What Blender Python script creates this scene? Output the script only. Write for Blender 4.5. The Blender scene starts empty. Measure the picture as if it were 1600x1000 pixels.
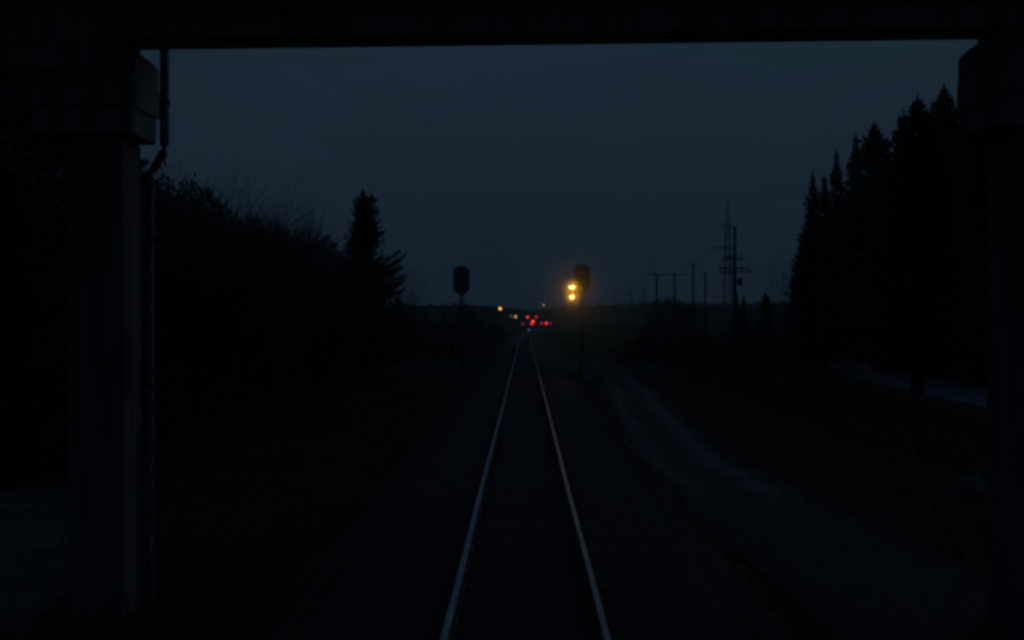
import bpy, math, random
from mathutils import Vector, Matrix, noise

S = bpy.context.scene
COL = S.collection
R = math.radians
PI = math.pi
HC = 3.1            # eye height above the rail heads (driver's cab)
F = 1600.0          # focal length in photograph pixels


def at(x, y, d):
    """World point seen at photograph pixel (x, y) at a distance d along the track."""
    return Vector(((x - 820) / F * d, d, HC + (499 - y) / F * d))


# ------------------------------------------------------------------ helpers
class MB:
    def __init__(self):
        self.v, self.f, self.m, self.uv = [], [], [], None

    def poly(self, pts, m=0):
        b = len(self.v)
        self.v += [tuple(p) for p in pts]
        self.f.append(tuple(range(b, b + len(pts))))
        self.m.append(m)

    def mesh(self, verts, faces, m=0):
        b = len(self.v)
        self.v += [tuple(p) for p in verts]
        self.f += [tuple(i + b for i in f) for f in faces]
        self.m += [m] * len(faces)

    def box(self, x0, x1, y0, y1, z0, z1, m=0, bev=0.0):
        if bev <= 0:
            vs = [(x, y, z) for z in (z0, z1) for y in (y0, y1) for x in (x0, x1)]
            self.mesh(vs, [(0, 2, 3, 1), (4, 5, 7, 6), (0, 1, 5, 4), (2, 6, 7, 3), (0, 4, 6, 2), (1, 3, 7, 5)], m)
            return
        b = bev
        vs = []
        for sx, X in ((-1, x0), (1, x1)):
            for sy, Y in ((-1, y0), (1, y1)):
                for sz, Z in ((-1, z0), (1, z1)):
                    vs += [(X, Y - sy * b, Z - sz * b), (X - sx * b, Y, Z - sz * b), (X - sx * b, Y - sy * b, Z)]
        def k(i, j, l, a):
            return ((i * 2 + j) * 2 + l) * 3 + a
        fs = []
        for i in (0, 1):
            q = (k(i, 0, 0, 0), k(i, 1, 0, 0), k(i, 1, 1, 0), k(i, 0, 1, 0)); fs.append(q if i else q[::-1])
            q = (k(0, i, 0, 1), k(1, i, 0, 1), k(1, i, 1, 1), k(0, i, 1, 1)); fs.append(q[::-1] if i else q)
            q = (k(0, 0, i, 2), k(1, 0, i, 2), k(1, 1, i, 2), k(0, 1, i, 2)); fs.append(q if i else q[::-1])
        for i in (0, 1):
            for j in (0, 1):
                fs.append((k(i, j, 0, 0), k(i, j, 0, 1), k(i, j, 1, 1), k(i, j, 1, 0)))
                fs.append((k(i, 0, j, 0), k(i, 0, j, 2), k(i, 1, j, 2), k(i, 1, j, 0)))
                fs.append((k(0, i, j, 1), k(0, i, j, 2), k(1, i, j, 2), k(1, i, j, 1)))
                for l in (0, 1):
                    fs.append((k(i, j, l, 0), k(i, j, l, 1), k(i, j, l, 2)))
        self.mesh(vs, fs, m)

    def tube(self, pts, rad, n=8, m=0, cap=True):
        pts = [Vector(p) for p in pts]
        if not hasattr(rad, '__len__'):
            rad = [rad] * len(pts)
        b = len(self.v)
        up = Vector((0, 0, 1))
        for i, p in enumerate(pts):
            d = (pts[min(i + 1, len(pts) - 1)] - pts[max(i - 1, 0)]).normalized()
            a = d.cross(up if abs(d.z) < .95 else Vector((1, 0, 0))).normalized()
            c = a.cross(d)
            for k in range(n):
                t = 2 * PI * k / n
                q = p + (a * math.cos(t) + c * math.sin(t)) * rad[i]
                self.v.append(tuple(q))
        for i in range(len(pts) - 1):
            for k in range(n):
                k2 = (k + 1) % n
                self.f.append((b + i * n + k, b + i * n + k2, b + (i + 1) * n + k2, b + (i + 1) * n + k))
                self.m.append(m)
        if cap:
            self.f.append(tuple(b + k for k in range(n))[::-1]); self.m.append(m)
            self.f.append(tuple(b + (len(pts) - 1) * n + k for k in range(n))); self.m.append(m)

    def prism(self, outline, y0, y1, m=0):
        """outline: (x, z) points, extruded from y0 to y1."""
        n = len(outline)
        b = len(self.v)
        self.v += [(x, y0, z) for x, z in outline] + [(x, y1, z) for x, z in outline]
        self.f.append(tuple(b + i for i in range(n))); self.m.append(m)
        self.f.append(tuple(b + n + i for i in range(n))[::-1]); self.m.append(m)
        for i in range(n):
            j = (i + 1) % n
            self.f.append((b + i, b + n + i, b + n + j, b + j)); self.m.append(m)

    def bar(self, a, b_, w, m=0):
        self.tube([a, b_], w, 4, m)

    def build(self, name, mats, parent=None, smooth=False):
        me = bpy.data.meshes.new(name)
        me.from_pydata(self.v, [], self.f)
        if not isinstance(mats, (list, tuple)):
            mats = [mats]
        for mt in mats:
            me.materials.append(mt)
        me.polygons.foreach_set('material_index', self.m)
        if smooth:
            me.polygons.foreach_set('use_smooth', [True] * len(self.f))
        if self.uv:
            uvl = me.uv_layers.new(name='UVMap')
            for lp in me.loops:
                uvl.data[lp.index].uv = self.uv[lp.vertex_index]
        me.update()
        o = bpy.data.objects.new(name, me)
        COL.objects.link(o)
        if parent:
            o.parent = parent
        return o


def tag(o, label=None, cat=None, group=None, kind=None):
    if label: o['label'] = label
    if cat: o['category'] = cat
    if group: o['group'] = group
    if kind: o['kind'] = kind
    return o


def empty(name, loc=(0, 0, 0), rz=0, **k):
    o = bpy.data.objects.new(name, None)
    COL.objects.link(o)
    o.location = loc
    o.rotation_euler = (0, 0, rz)
    o.empty_display_size = .3
    return tag(o, **k)


def copy_tree(o, parent=None):
    c = o.copy()
    COL.objects.link(c)
    c.parent = parent
    for ch in list(o.children):
        copy_tree(ch, c)
    return c


# ------------------------------------------------------------------ materials
def mat(name, col, rough=.85, metal=0.0, col2=None, scale=3.0, bump=0.0, bscale=None, detail=6, spec=.3):
    m = bpy.data.materials.new(name)
    m.use_nodes = True
    nt = m.node_tree
    p = nt.nodes['Principled BSDF']
    p.inputs['Base Color'].default_value = (*col, 1)
    p.inputs['Roughness'].default_value = rough
    p.inputs['Metallic'].default_value = metal
    p.inputs['Specular IOR Level'].default_value = spec
    tc = nt.nodes.new('ShaderNodeTexCoord')
    if col2:
        n = nt.nodes.new('ShaderNodeTexNoise')
        n.inputs['Scale'].default_value = scale
        n.inputs['Detail'].default_value = detail
        n.inputs['Roughness'].default_value = .6
        nt.links.new(tc.outputs['Object'], n.inputs['Vector'])
        r = nt.nodes.new('ShaderNodeValToRGB')
        r.color_ramp.elements[0].position = .32
        r.color_ramp.elements[1].position = .68
        r.color_ramp.elements[0].color = (*col, 1)
        r.color_ramp.elements[1].color = (*col2, 1)
        nt.links.new(n.outputs['Fac'], r.inputs['Fac'])
        nt.links.new(r.outputs['Color'], p.inputs['Base Color'])
    if bump:
        n2 = nt.nodes.new('ShaderNodeTexNoise')
        n2.inputs['Scale'].default_value = bscale or scale * 4
        n2.inputs['Detail'].default_value = 5
        nt.links.new(tc.outputs['Object'], n2.inputs['Vector'])
        b = nt.nodes.new('ShaderNodeBump')
        b.inputs['Strength'].default_value = bump
        b.inputs['Distance'].default_value = .05
        nt.links.new(n2.outputs['Fac'], b.inputs['Height'])
        nt.links.new(b.outputs['Normal'], p.inputs['Normal'])
    return m


def glow(name, col, k):
    m = bpy.data.materials.new(name)
    m.use_nodes = True
    p = m.node_tree.nodes['Principled BSDF']
    p.inputs['Base Color'].default_value = (.02, .02, .02, 1)
    p.inputs['Emission Color'].default_value = (*col, 1)
    p.inputs['Emission Strength'].default_value = k
    return m


def concrete_mat(name, a, b, streak=True):
    m = mat(name, a, .9, 0, b, 1.1, .5, 9, 8, .2)
    nt = m.node_tree
    p = nt.nodes['Principled BSDF']
    src = p.inputs['Base Color'].links[0].from_socket
    tc = nt.nodes.new('ShaderNodeTexCoord')
    mp = nt.nodes.new('ShaderNodeMapping')
    mp.inputs['Scale'].default_value = (4, 4, .25)
    n = nt.nodes.new('ShaderNodeTexNoise')
    n.inputs['Scale'].default_value = 1.6
    n.inputs['Detail'].default_value = 5
    nt.links.new(tc.outputs['Object'], mp.inputs['Vector'])
    nt.links.new(mp.outputs['Vector'], n.inputs['Vector'])
    r = nt.nodes.new('ShaderNodeValToRGB')
    r.color_ramp.elements[0].position = .35
    r.color_ramp.elements[0].color = (.45, .45, .43, 1)
    r.color_ramp.elements[1].position = .6
    r.color_ramp.elements[1].color = (1, 1, 1, 1)
    nt.links.new(n.outputs['Fac'], r.inputs['Fac'])
    mx = nt.nodes.new('ShaderNodeMix')
    mx.data_type = 'RGBA'
    mx.blend_type = 'MULTIPLY'
    mx.inputs['Factor'].default_value = 1
    nt.links.new(src, mx.inputs['A'])
    nt.links.new(r.outputs['Color'], mx.inputs['B'])
    nt.links.new(mx.outputs['Result'], p.inputs['Base Color'])
    return m


M = {
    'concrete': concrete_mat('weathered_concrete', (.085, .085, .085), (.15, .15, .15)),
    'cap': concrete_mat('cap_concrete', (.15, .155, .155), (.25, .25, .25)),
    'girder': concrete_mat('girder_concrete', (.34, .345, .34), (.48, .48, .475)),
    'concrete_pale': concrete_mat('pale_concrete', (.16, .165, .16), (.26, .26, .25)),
    'asphalt': mat('asphalt', (.075, .075, .077), .95, 0, (.125, .125, .127), .8, .3, 30, 6, .1),
    'gravel': mat('gravel', (.022, .03, .022), .95, 0, (.06, .075, .058), .9, 1, 18),
    'ballast': mat('ballast', (.012, .012, .012), .95, 0, (.038, .036, .034), 14, 1, 22),
    'sleeper': mat('sleeper_wood', (.018, .016, .014), .85, 0, (.04, .036, .03), 6, .5, 30),
    'steel': mat('polished_steel', (.42, .47, .50), .42, 1, (.30, .31, .32), 1.1, .12, 40),
    'rust': mat('rusty_steel', (.05, .032, .024), .9, 0, (.08, .05, .035), 9, .3, 30),
    'galv': mat('galvanised_steel', (.10, .105, .11), .65, .3, (.15, .155, .16), 3, 0),
    'mast': mat('mast_paint', (.05, .052, .055), .7, 0, (.08, .082, .085), 3, 0),
    'black': mat('black_enamel', (.09, .1, .11), .7, 0, (.13, .14, .15), 4, 0),
    'cabinet': mat('grey_cabinet', (.16, .17, .19), .6, 0, (.2, .21, .23), 2, 0),
    'wood': mat('weathered_pole', (.05, .045, .038), .9, 0, (.08, .07, .06), 4, .4, 20),
    'bark': mat('bark', (.03, .026, .022), .95, 0, (.06, .052, .044), 6, .8, 18),
    'twig': mat('twigs', (.04, .042, .038), .9, 0, (.065, .066, .06), 2, 0),
    'needle': mat('spruce_needles', (.03, .048, .034), .8, 0, (.052, .078, .052), 1.2, 0),
    'needle2': mat('dark_needles', (.026, .042, .03), .8, 0, (.046, .068, .046), 1.2, 0),
    'leaf': mat('undergrowth', (.03, .036, .024), .9, 0, (.055, .062, .04), 1.0, 0),
    'grass': mat('dry_grass', (.03, .034, .018), .9, 0, (.065, .062, .035), .5, 0),
    'glass_dark': mat('unlit_lens', (.06, .065, .07), .3, 0, None, spec=.5),
    'ceramic': mat('insulator', (.06, .05, .045), .3, 0, None),
    'stone': mat('pale_stone', (.05, .055, .05), .9, 0, (.09, .1, .09), 5, .5),
    'yellow': glow('yellow_lamp', (1, .68, .17), 8),
    'lamp_bright': glow('warm_lamp', (1, .48, .09), 2.2),
    'lamp_amber': glow('amber_lamp', (1, .55, .16), .8),
    'lamp_dim': glow('dim_lamp', (1, .6, .4), .1),
    'red': glow('red_lamp', (1, .018, .04), 2.1),
    'red_orange': glow('orange_red_lamp', (1, .09, .035), 2.3),
    'red_mid': glow('mid_red_lamp', (1, .015, .05), 1.0),
    'red_dim': glow('dim_red_lamp', (1, .02, .15), .3),
    'blue': glow('blue_lamp', (.3, .4, 1), .22),
    'spark': glow('reflector_glint', (1, .35, .2), .012),  # emissive glint for the mast reflector, no lamp there
}

# ground material: dark turf, moss and last year's grass
gm = mat('turf', (.022, .024, .014), .95, 0, (.06, .056, .036), .35, 1, 6, 10)
nt = gm.node_tree
p = nt.nodes['Principled BSDF']
src = p.inputs['Base Color'].links[0].from_socket
tc = nt.nodes.new('ShaderNodeTexCoord')
n = nt.nodes.new('ShaderNodeTexNoise'); n.inputs['Scale'].default_value = 5; n.inputs['Detail'].default_value = 8
nt.links.new(tc.outputs['Object'], n.inputs['Vector'])
r = nt.nodes.new('ShaderNodeValToRGB')
r.color_ramp.elements[0].position = .3; r.color_ramp.elements[0].color = (.4, .4, .4, 1)
r.color_ramp.elements[1].position = .7; r.color_ramp.elements[1].color = (1.3, 1.3, 1.3, 1)
nt.links.new(n.outputs['Fac'], r.inputs['Fac'])
mx = nt.nodes.new('ShaderNodeMix'); mx.data_type = 'RGBA'; mx.blend_type = 'MULTIPLY'; mx.inputs['Factor'].default_value = 1
nt.links.new(src, mx.inputs['A']); nt.links.new(r.outputs['Color'], mx.inputs['B'])
nt.links.new(mx.outputs['Result'], p.inputs['Base Color'])
p.inputs['Specular IOR Level'].default_value = .05
M['turf'] = gm

# worn path: two pale gravel wheel tracks that break up into the turf at their edges (u runs across, v along)
pm = mat('path_gravel', (.07, .072, .07), .95, 0, (.135, .137, .135), 1.2, .8, 14, 8)
nt = pm.node_tree
p = nt.nodes['Principled BSDF']
src = p.inputs['Base Color'].links[0].from_socket
uvn = nt.nodes.new('ShaderNodeUVMap'); uvn.uv_map = 'UVMap'
sep = nt.nodes.new('ShaderNodeSeparateXYZ'); nt.links.new(uvn.outputs['UV'], sep.inputs[0])
cr = nt.nodes.new('ShaderNodeValToRGB')
els = cr.color_ramp.elements
els[0].position = 0; els[0].color = (0, 0, 0, 1)
els[1].position = 1; els[1].color = (0, 0, 0, 1)
for ps, v in ((.12, .3), (.26, .68), (.38, .4), (.5, .22), (.62, .55), (.76, .74), (.88, .4)):
    e = els.new(ps); e.color = (v, v, v, 1)
nt.links.new(sep.outputs['X'], cr.inputs['Fac'])
fd = nt.nodes.new('ShaderNodeValToRGB')
els = fd.color_ramp.elements
els[0].position = 0; els[0].color = (0, 0, 0, 1)
els[1].position = 1; els[1].color = (0, 0, 0, 1)
for ps, v in ((.07, .0), (.12, .35), (.19, .9), (.3, 1), (.65, .95), (.85, .6)):
    e = els.new(ps); e.color = (v, v, v, 1)
nt.links.new(sep.outputs['Y'], fd.inputs['Fac'])
mul = nt.nodes.new('ShaderNodeMath'); mul.operation = 'MULTIPLY'
nt.links.new(cr.outputs['Color'], mul.inputs[0]); nt.links.new(fd.outputs['Color'], mul.inputs[1])
tc = nt.nodes.new('ShaderNodeTexCoord')
nn = nt.nodes.new('ShaderNodeTexNoise'); nn.inputs['Scale'].default_value = 1.3; nn.inputs['Detail'].default_value = 7
nt.links.new(tc.outputs['Object'], nn.inputs['Vector'])
ad = nt.nodes.new('ShaderNodeMath'); ad.operation = 'ADD'
nt.links.new(mul.outputs[0], ad.inputs[0]); nt.links.new(nn.outputs['Fac'], ad.inputs[1])
mr = nt.nodes.new('ShaderNodeMapRange'); mr.inputs['From Min'].default_value = .82; mr.inputs['From Max'].default_value = 1.45
nt.links.new(ad.outputs[0], mr.inputs['Value'])
mx = nt.nodes.new('ShaderNodeMix'); mx.data_type = 'RGBA'
mx.inputs['A'].default_value = (.022, .024, .018, 1)
nt.links.new(mr.outputs['Result'], mx.inputs['Factor']); nt.links.new(src, mx.inputs['B'])
nt.links.new(mx.outputs['Result'], p.inputs['Base Color'])
M['path'] = pm


# ------------------------------------------------------------------ terrain
def track_x(y):
    return 0 if y < 130 else (y - 130) ** 2 * 9e-5 if y < 330 else 3.6 + (y - 330) * .012


ROAD = [(22.6, 20), (22.8, 40), (23.1, 50), (23.9, 62), (25.6, 78), (28.4, 100), (33, 130), (37, 160), (43, 230), (60, 330)]
PATH = [(5.6, 9), (5.3, 15), (4.8, 21), (4.3, 28), (4.8, 40), (5.7, 56), (6.3, 72), (6.6, 90)]


def interp(tab, y):
    if y <= tab[0][1]: return tab[0][0]
    for (x0, y0), (x1, y1) in zip(tab, tab[1:]):
        if y <= y1:
            t = (y - y0) / (y1 - y0)
            t = t * t * (3 - 2 * t) * .35 + t * .65
            return x0 + (x1 - x0) * t
    return tab[-1][0]


def sm(a, b, x):
    t = max(0, min(1, (x - a) / (b - a)))
    return t * t * (3 - 2 * t)


def gz(x, y):
    u = x - track_x(y)
    au = abs(u)
    z = -.26 - .54 * sm(2.5, 3.5, au)
    flat = 1.0
    if 10 < y < 340:
        flat = min(flat, sm(2.2, 4.5, abs(x - interp(ROAD, y))))
    wob = noise.noise(Vector((x * .09, y * .09, 0))) * .5 + noise.noise(Vector((x * .35, y * .35, 4))) * .16
    z += wob * sm(7.5, 12, au) * flat
    if u < 0:
        z += 1.2 * sm(11, 26, -u)
    if au > 250:
        z += sm(250, 900, au) * 6
    return z


xs = [-2500, -1500, -900, -600, -400, -280, -200, -150, -110, -80, -62, -50, -42, -36]
xs += [-32 + i for i in range(0, 18)] + [-14 + i * .5 for i in range(0, 57)] + [15 + i for i in range(0, 30)]
xs += [46, 50, 56, 64, 75, 90, 110, 140, 180, 240, 320, 450, 650, 1000, 1600, 2500]
ys = [-120, -60, -30, -15, -6, 0] + [2 + i * .6 for i in range(0, 90)] + [57 + i * 2 for i in range(0, 40)]
ys += [140, 150, 162, 176, 192, 210, 230, 252, 275, 300, 330, 365, 400, 450, 520, 600, 720, 900, 1200, 1700, 2600, 4000]
g = MB()
for y in ys:
    for x in xs:
        g.v.append((x, y, gz(x, y)))
nx = len(xs)
for j in range(len(ys) - 1):
    for i in range(nx - 1):
        g.f.append((j * nx + i, j * nx + i + 1, (j + 1) * nx + i + 1, (j + 1) * nx + i)); g.m.append(0)
tag(g.build('ground', M['turf'], smooth=True), kind='structure')

# ballast bed, coarse stones near the camera
b = MB()
cols = [-2.75 + i * .11 for i in range(51)]
rows = [1 + i * .12 for i in range(0, 300)] + [37.5 + i * 1.5 for i in range(0, 60)] + [128 + 8 * i for i in range(0, 38)]
for y in rows:
    for u in cols:
        e = sm(2.0, 2.75, abs(u))
        z = -.17 - .17 * e
        if y < 38:
            z += noise.noise(Vector((u * 9, y * 9, 1))) * .03 * (1 if abs(u) > 1.3 else .7)
        b.v.append((track_x(y) + u, y, z))
nc = len(cols)
for j in range(len(rows) - 1):
    for i in range(nc - 1):
        b.f.append((j * nc + i, j * nc + i + 1, (j + 1) * nc + i + 1, (j + 1) * nc + i)); b.m.append(0)
tag(b.build('ballast', M['ballast']), kind='structure')


def strip(name, tab, w, y0, y1, dy, lift, material, across=6):
    s = MB(); s.uv = []
    n_ = int((y1 - y0) / dy)
    for j in range(n_ + 1):
        y = y0 + j * dy
        cx = interp(tab, y)
        for i in range(across + 1):
            u = i / across
            x = cx + (u - .5) * w
            s.v.append((x, y, gz(x, y) + lift))
            s.uv.append((u, j / n_))
    for j in range(n_):
        for i in range(across):
            a = j * (across + 1) + i
            s.f.append((a, a + 1, a + across + 2, a + across + 1)); s.m.append(0)
    return tag(s.build(name, material, smooth=True), kind='structure')


strip('path', PATH, 3.3, 9, 90, .6, .03, M['path'], 8)
strip('road', ROAD, 5.4, 20, 330, 1.0, .05, M['asphalt'], 4)

# ------------------------------------------------------------------ the railway track (one thing)
trk = empty('railway_track', (0, 0, 0), label='straight single railway track with two shining rails running away from under the bridge', cat='railway track')
prof_head = [(-.036, -.012), (-.03, 0), (.03, 0), (.036, -.012), (.036, -.038), (-.036, -.038)]
prof_web = [(-.034, -.038), (.034, -.038), (.012, -.052), (.010, -.125), (.07, -.145), (.07, -.158), (-.07, -.158), (-.07, -.145), (-.010, -.125), (-.012, -.052)]
rail_rows = [.5 + i * 1.5 for i in range(0, 90)] + [136 + i * 4 for i in range(0, 72)]


def sweep(prof, u0, mt):
    s = MB()
    for y in rail_rows:
        wob = .006 * math.sin(y * .21) + .004 * math.sin(y * .53 + 1)
        for (x, z) in prof:
            s.v.append((track_x(y) + u0 + x + wob, y, z))
    k = len(prof)
    for j in range(len(rail_rows) - 1):
        for i in range(k):
            i2 = (i + 1) % k
            s.f.append((j * k + i, j * k + i2, (j + 1) * k + i2, (j + 1) * k + i)); s.m.append(0)
    return s


for sgn in (-1, 1):
    rl = sweep(prof_web, sgn * .797, 0).build('rail', M['rust'], trk)
    sweep(prof_head, sgn * .797, 0).build('rail_head', M['steel'], rl)
rnd = random.Random(5)


def sleeper(s, y, w=1.36):
    cx = track_x(y)
    j = rnd.uniform(-.03, .03)
    s.box(cx - w + j, cx + w + j, y - .12, y + .12, -.27, -.16, 0, .012)
    for sg in (-1, 1):
        for q in (-.12, .12):
            s.box(cx + sg * .797 + q - .035, cx + sg * .797 + q + .035, y - .05, y + .05, -.16, -.132, 1, .006)


for i in range(100):
    s = MB(); sleeper(s, 7.2 + i * .58)
    s.build('sleeper', [M['sleeper'], M['rust']], trk)
s = MB()
for i in range(100, 520):
    sleeper(s, 7.2 + i * .58)
tag(s.build('far_sleepers', [M['sleeper'], M['rust']], trk), kind='stuff')

# ------------------------------------------------------------------ overpass
ov = empty('overpass', (0, 13.7, 0), label='dark concrete road bridge crossing overhead on two heavy piers', cat='bridge')
DF = 14.0        # far face of the front girder line


def add_ov(name, mb, m):
    o = mb.build(name, m, ov)
    o.location = (0, -13.7, 0)
    return o


def yrow(x, base):          # slightly skewed crossing: the right end stands a little nearer
    return base - (x + 5) * .047


def girder(x0, x1, zb, base, w=.62, h=1.15):
    s = MB()
    z1, z2, z3 = zb + .28, zb + .42, zb + h
    for xa, xb in ((x0, x1),):
        prof = [(-w, 0), (0, 0), (0, .25), (-.16, .4), (-.16, h - .2), (0, h - .1), (0, h), (-w, h), (-w, h - .1), (-w + .16, h - .2), (-w + .16, .4), (-w, .25)]
        n_ = len(prof)
        bb = len(s.v)
        for x in (xa, xb):
            for dy, dz in prof:
                s.v.append((x, yrow(x, base) + dy, zb + dz))
        for i in range(n_):
            j = (i + 1) % n_
            s.f.append((bb + i, bb + j, bb + n_ + j, bb + n_ + i)); s.m.append(0)
        s.f.append(tuple(bb + i for i in range(n_))[::-1]); s.m.append(0)
        s.f.append(tuple(bb + n_ + i for i in range(n_))); s.m.append(0)
    return s


ZG = 6.785
for base in (DF,):
    add_ov('girder', girder(-5.58, 6.98, ZG, base), M['girder'])
    add_ov('girder', girder(-14.5, -5.67, ZG - .36, base, .66, 1.51), M['girder'])
    add_ov('girder', girder(7.04, 15, ZG - .05, base, .66, 1.2), M['girder'])
d = MB(); d.box(-14.5, 15, 9.0, DF + .55, ZG + 1.16, ZG + 1.40); add_ov('deck', d, M['concrete'])  # deck slab out of view, included and sized for the shade it casts
d = MB(); d.box(-14.5, 15, DF + .22, DF + .5, ZG + 1.402, ZG + 1.95, 0, .03); add_ov('parapet', d, M['concrete_pale'])


def pier(xi, sg, y1, over):
    """xi: inner face of the column; sg -1 left / +1 right; y1: far face; over: how far the cap stands out over the track."""
    c = MB()
    w = .70
    x0, x1 = sorted((xi, xi + sg * w))
    c.box(x0, x1, y1 - (.72 if sg < 0 else 1.0), y1, -1.3, 5.478, 0, .05)
    add_ov('column', c, M['concrete'])
    f = MB(); f.box(x0 - .3, x1 + .3, y1 - 1.0, y1 + .3, -1.4, -.86, 0, .05); add_ov('footing', f, M['concrete'])
    o_ = sg
    def P(pts):
        return pts if sg > 0 else pts[::-1]
    lo = MB()
    a, bq = xi - o_ * (over - .04), xi + o_ * 1.1
    lo.prism(P([(a, 5.84), (a, 5.50), (a + o_ * .05, 5.48), (bq, 5.48), (bq, 5.84)]), y1 - .90, y1)
    add_ov('cap', lo, M['cap'])
    mid = MB()
    a2, b2 = xi - o_ * over, xi + o_ * 1.3
    mid.prism(P([(a2, 6.2), (a2, 5.843), (b2, 5.843), (b2, 6.2)]), y1 - .96, y1 + .03)
    add_ov('cap', mid, M['cap'])
    up = MB()
    b3 = xi + o_ * (.32 if sg < 0 else .9)
    up.prism(P([(a2 + o_ * .003, 6.50), (a2 + o_ * .003, 6.203), (b3, 6.203), (b3, 6.72), (a2 + o_ * .25, 6.72), (a2 + o_ * .19, 6.68), (a2 + o_ * .04, 6.56)]), y1 - .86, y1)
    add_ov('bearing_block', up, M['cap'])
    xb = sorted((a2 + o_ * .24, b3 - o_ * .03))
    br = MB(); br.box(xb[0], xb[1], y1 - .75, y1 - .03, 6.723, ZG - .003); add_ov('bearing', br, M['black'])


pier(-5.23, -1, DF, .23)
pier(6.05, 1, DF - .55, .36)
# drainpipe beside the left pier
dp = MB()
Yp = DF + .08
X = lambda px, D: (px - 820) / F * (D + .12)
dp.tube([(X(257, Yp), Yp + .12, ZG + 1.1), (X(257, Yp), Yp + .12, 5.52), (X(256, Yp), Yp + .12, 5.42), (X(241, Yp), Yp + .12, 5.2),
         (X(234, Yp), Yp + .12, 5.08), (X(234, Yp), Yp + .12, -.75)], .062, 10)
dpo = add_ov('drainpipe', dp, M['galv'])
for z in (6.1, 4.2, 2.2, .4):
    cl = MB(); xx = X(257, Yp) if z > 5.5 else X(234, Yp)
    cl.tube([(xx, Yp + .12, z - .03), (xx, Yp + .12, z + .03)], .075, 10)
    o = cl.build('pipe_clamp', M['rust'], dpo)

# sloped gravel bench beyond the left pier, washed thin at its edges
sp = MB()
for i in range(25):
    for j in range(25):
        y = 12.4 + j * .46; x = -6.3 - (y - 13.6) * .2 - i * .36
        sp.v.append((x, y, gz(x, y) + .02 + .10 * math.sin(PI * i / 24) * math.sin(PI * j / 24) + .3 * noise.noise(Vector((x * .8, y * .8, 9))) * .3))
for i in range(24):
    for j in range(24):
        a = i * 25 + j
        sp.f.append((a, a + 1, a + 26, a + 25)); sp.m.append(0)
tag(sp.build('gravel_slope', M['gravel'], smooth=True), kind='structure')

# ------------------------------------------------------------------ vegetation
def rot_about(v, axis, a):
    return Matrix.Rotation(a, 3, axis) @ v


def spruce_meshes(seed, h, r, bare=.08, dense=1.0, power=.75, ragged=.25):
    rn = random.Random(seed)
    t = MB()
    t.tube([(0, 0, -.4), (0, 0, .5), (0, 0, h * .5), (0, 0, h)], [.024 * h, .02 * h, .012 * h, .008], 8)
    c = MB()
    z = h * bare
    while z < h - .12:
        tt = (z / h - bare) / (1 - bare)
        L = r * (1 - tt) ** power * min(1, .55 + tt * 3.0) * (.3 + .7 * sm(0, .16, 1 - tt))
        nb = max(4, int((5 + 5 * (1 - tt)) * dense))
        a0 = rn.uniform(0, 6.28)
        for k in range(nb):
            a = a0 + 6.283 * k / nb + rn.uniform(-.35, .35)
            l = L * rn.uniform(1 - ragged * 1.6, 1 + ragged * .8) + .06
            dx, dy = math.cos(a), math.sin(a)
            droop = -.32 + .75 * tt
            n_ = max(3, int(l / .17))
            pp = None
            for q in range(n_ + 1):
                s_ = q / n_
                zz = z + l * (droop * s_ + .34 * s_ * s_)
                P = Vector((dx * l * s_, dy * l * s_, zz))
                if pp is not None:
                    w = (.10 + .34 * (1 - s_) ** .7 * min(1, l)) * rn.uniform(.7, 1.3)
                    dirn = (P - pp).normalized()
                    side = Vector((-dy, dx, 0))
                    for sg in (-1, 1):
                        tip = P + side * sg * w + dirn * w * .8 + Vector((0, 0, -.10 - .25 * w * rn.random()))
                        c.poly([pp, P + dirn * .06, tip])
                    if rn.random() < .75:
                        tip = P + Vector((0, 0, -.16 - .22 * rn.random())) + dirn * .05
                        c.poly([pp, P + dirn * .05, tip])
                pp = P
        z += .17 + .12 * rn.random() + (.05 if tt < .5 else 0)
    for k in range(5):           # leader
        a = k * 1.25
        c.poly([(0, 0, h + .32), (math.cos(a) * .09, math.sin(a) * .11, h - .22), (math.cos(a + .7) * .11, math.sin(a + .7) * .11, h - .3)])
    return t, c


def bare_meshes(seed, h, stems=4, spread=.5):
    rn = random.Random(seed)
    t, c = MB(), MB()

    def grow(p, d, l, rad, lev):
        segs = 3
        pts, rr = [p], [rad]
        q = p
        dd = d
        for i in range(segs):
            dd = (dd + Vector((rn.uniform(-.16, .16), rn.uniform(-.16, .16), .07))).normalized()
            q = q + dd * l / segs
            pts.append(q); rr.append(max(.003, rad * (1 - .55 * (i + 1) / segs)))
        if lev <= 1:
            t.tube(pts, rr, 6 if lev == 0 else 4, 0, False)
        else:
            c.tube(pts, rr, 3, 0, False)
        if lev >= 4:
            return
        kids = (6, 6, 5, 4)[lev]
        for k in range(kids):
            f = rn.uniform(.25, 1.0) if lev else rn.uniform(.3, 1.0)
            i = min(segs - 1, int(f * segs))
            pos = pts[i].lerp(pts[i + 1], f * segs - i)
            ax = Vector((rn.uniform(-1, 1), rn.uniform(-1, 1), rn.uniform(-.3, .3))).normalized()
            nd = rot_about(dd, ax, rn.uniform(.25, .8))
            if nd.z < .05: nd.z = .05 + rn.random() * .3
            nd.normalize()
            grow(pos, nd, l * rn.uniform(.5, .68), max(.004, rr[i] * .5), lev + 1)

    for s_ in range(stems):
        a = rn.uniform(0, 6.28)
        k = spread * rn.uniform(.2, 1)
        d = Vector((math.cos(a) * k, math.sin(a) * k, 1)).normalized()
        grow(Vector((math.cos(a) * .25, math.sin(a) * .25, -.3)), d, h * rn.uniform(.5, .64), .011 * h, 0)
    top = max(v[2] for v in c.v)
    k = h / top
    for mbx in (t, c):
        mbx.v = [(x * k, y * k, z * k) for x, y, z in mbx.v]
    return t, c


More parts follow.
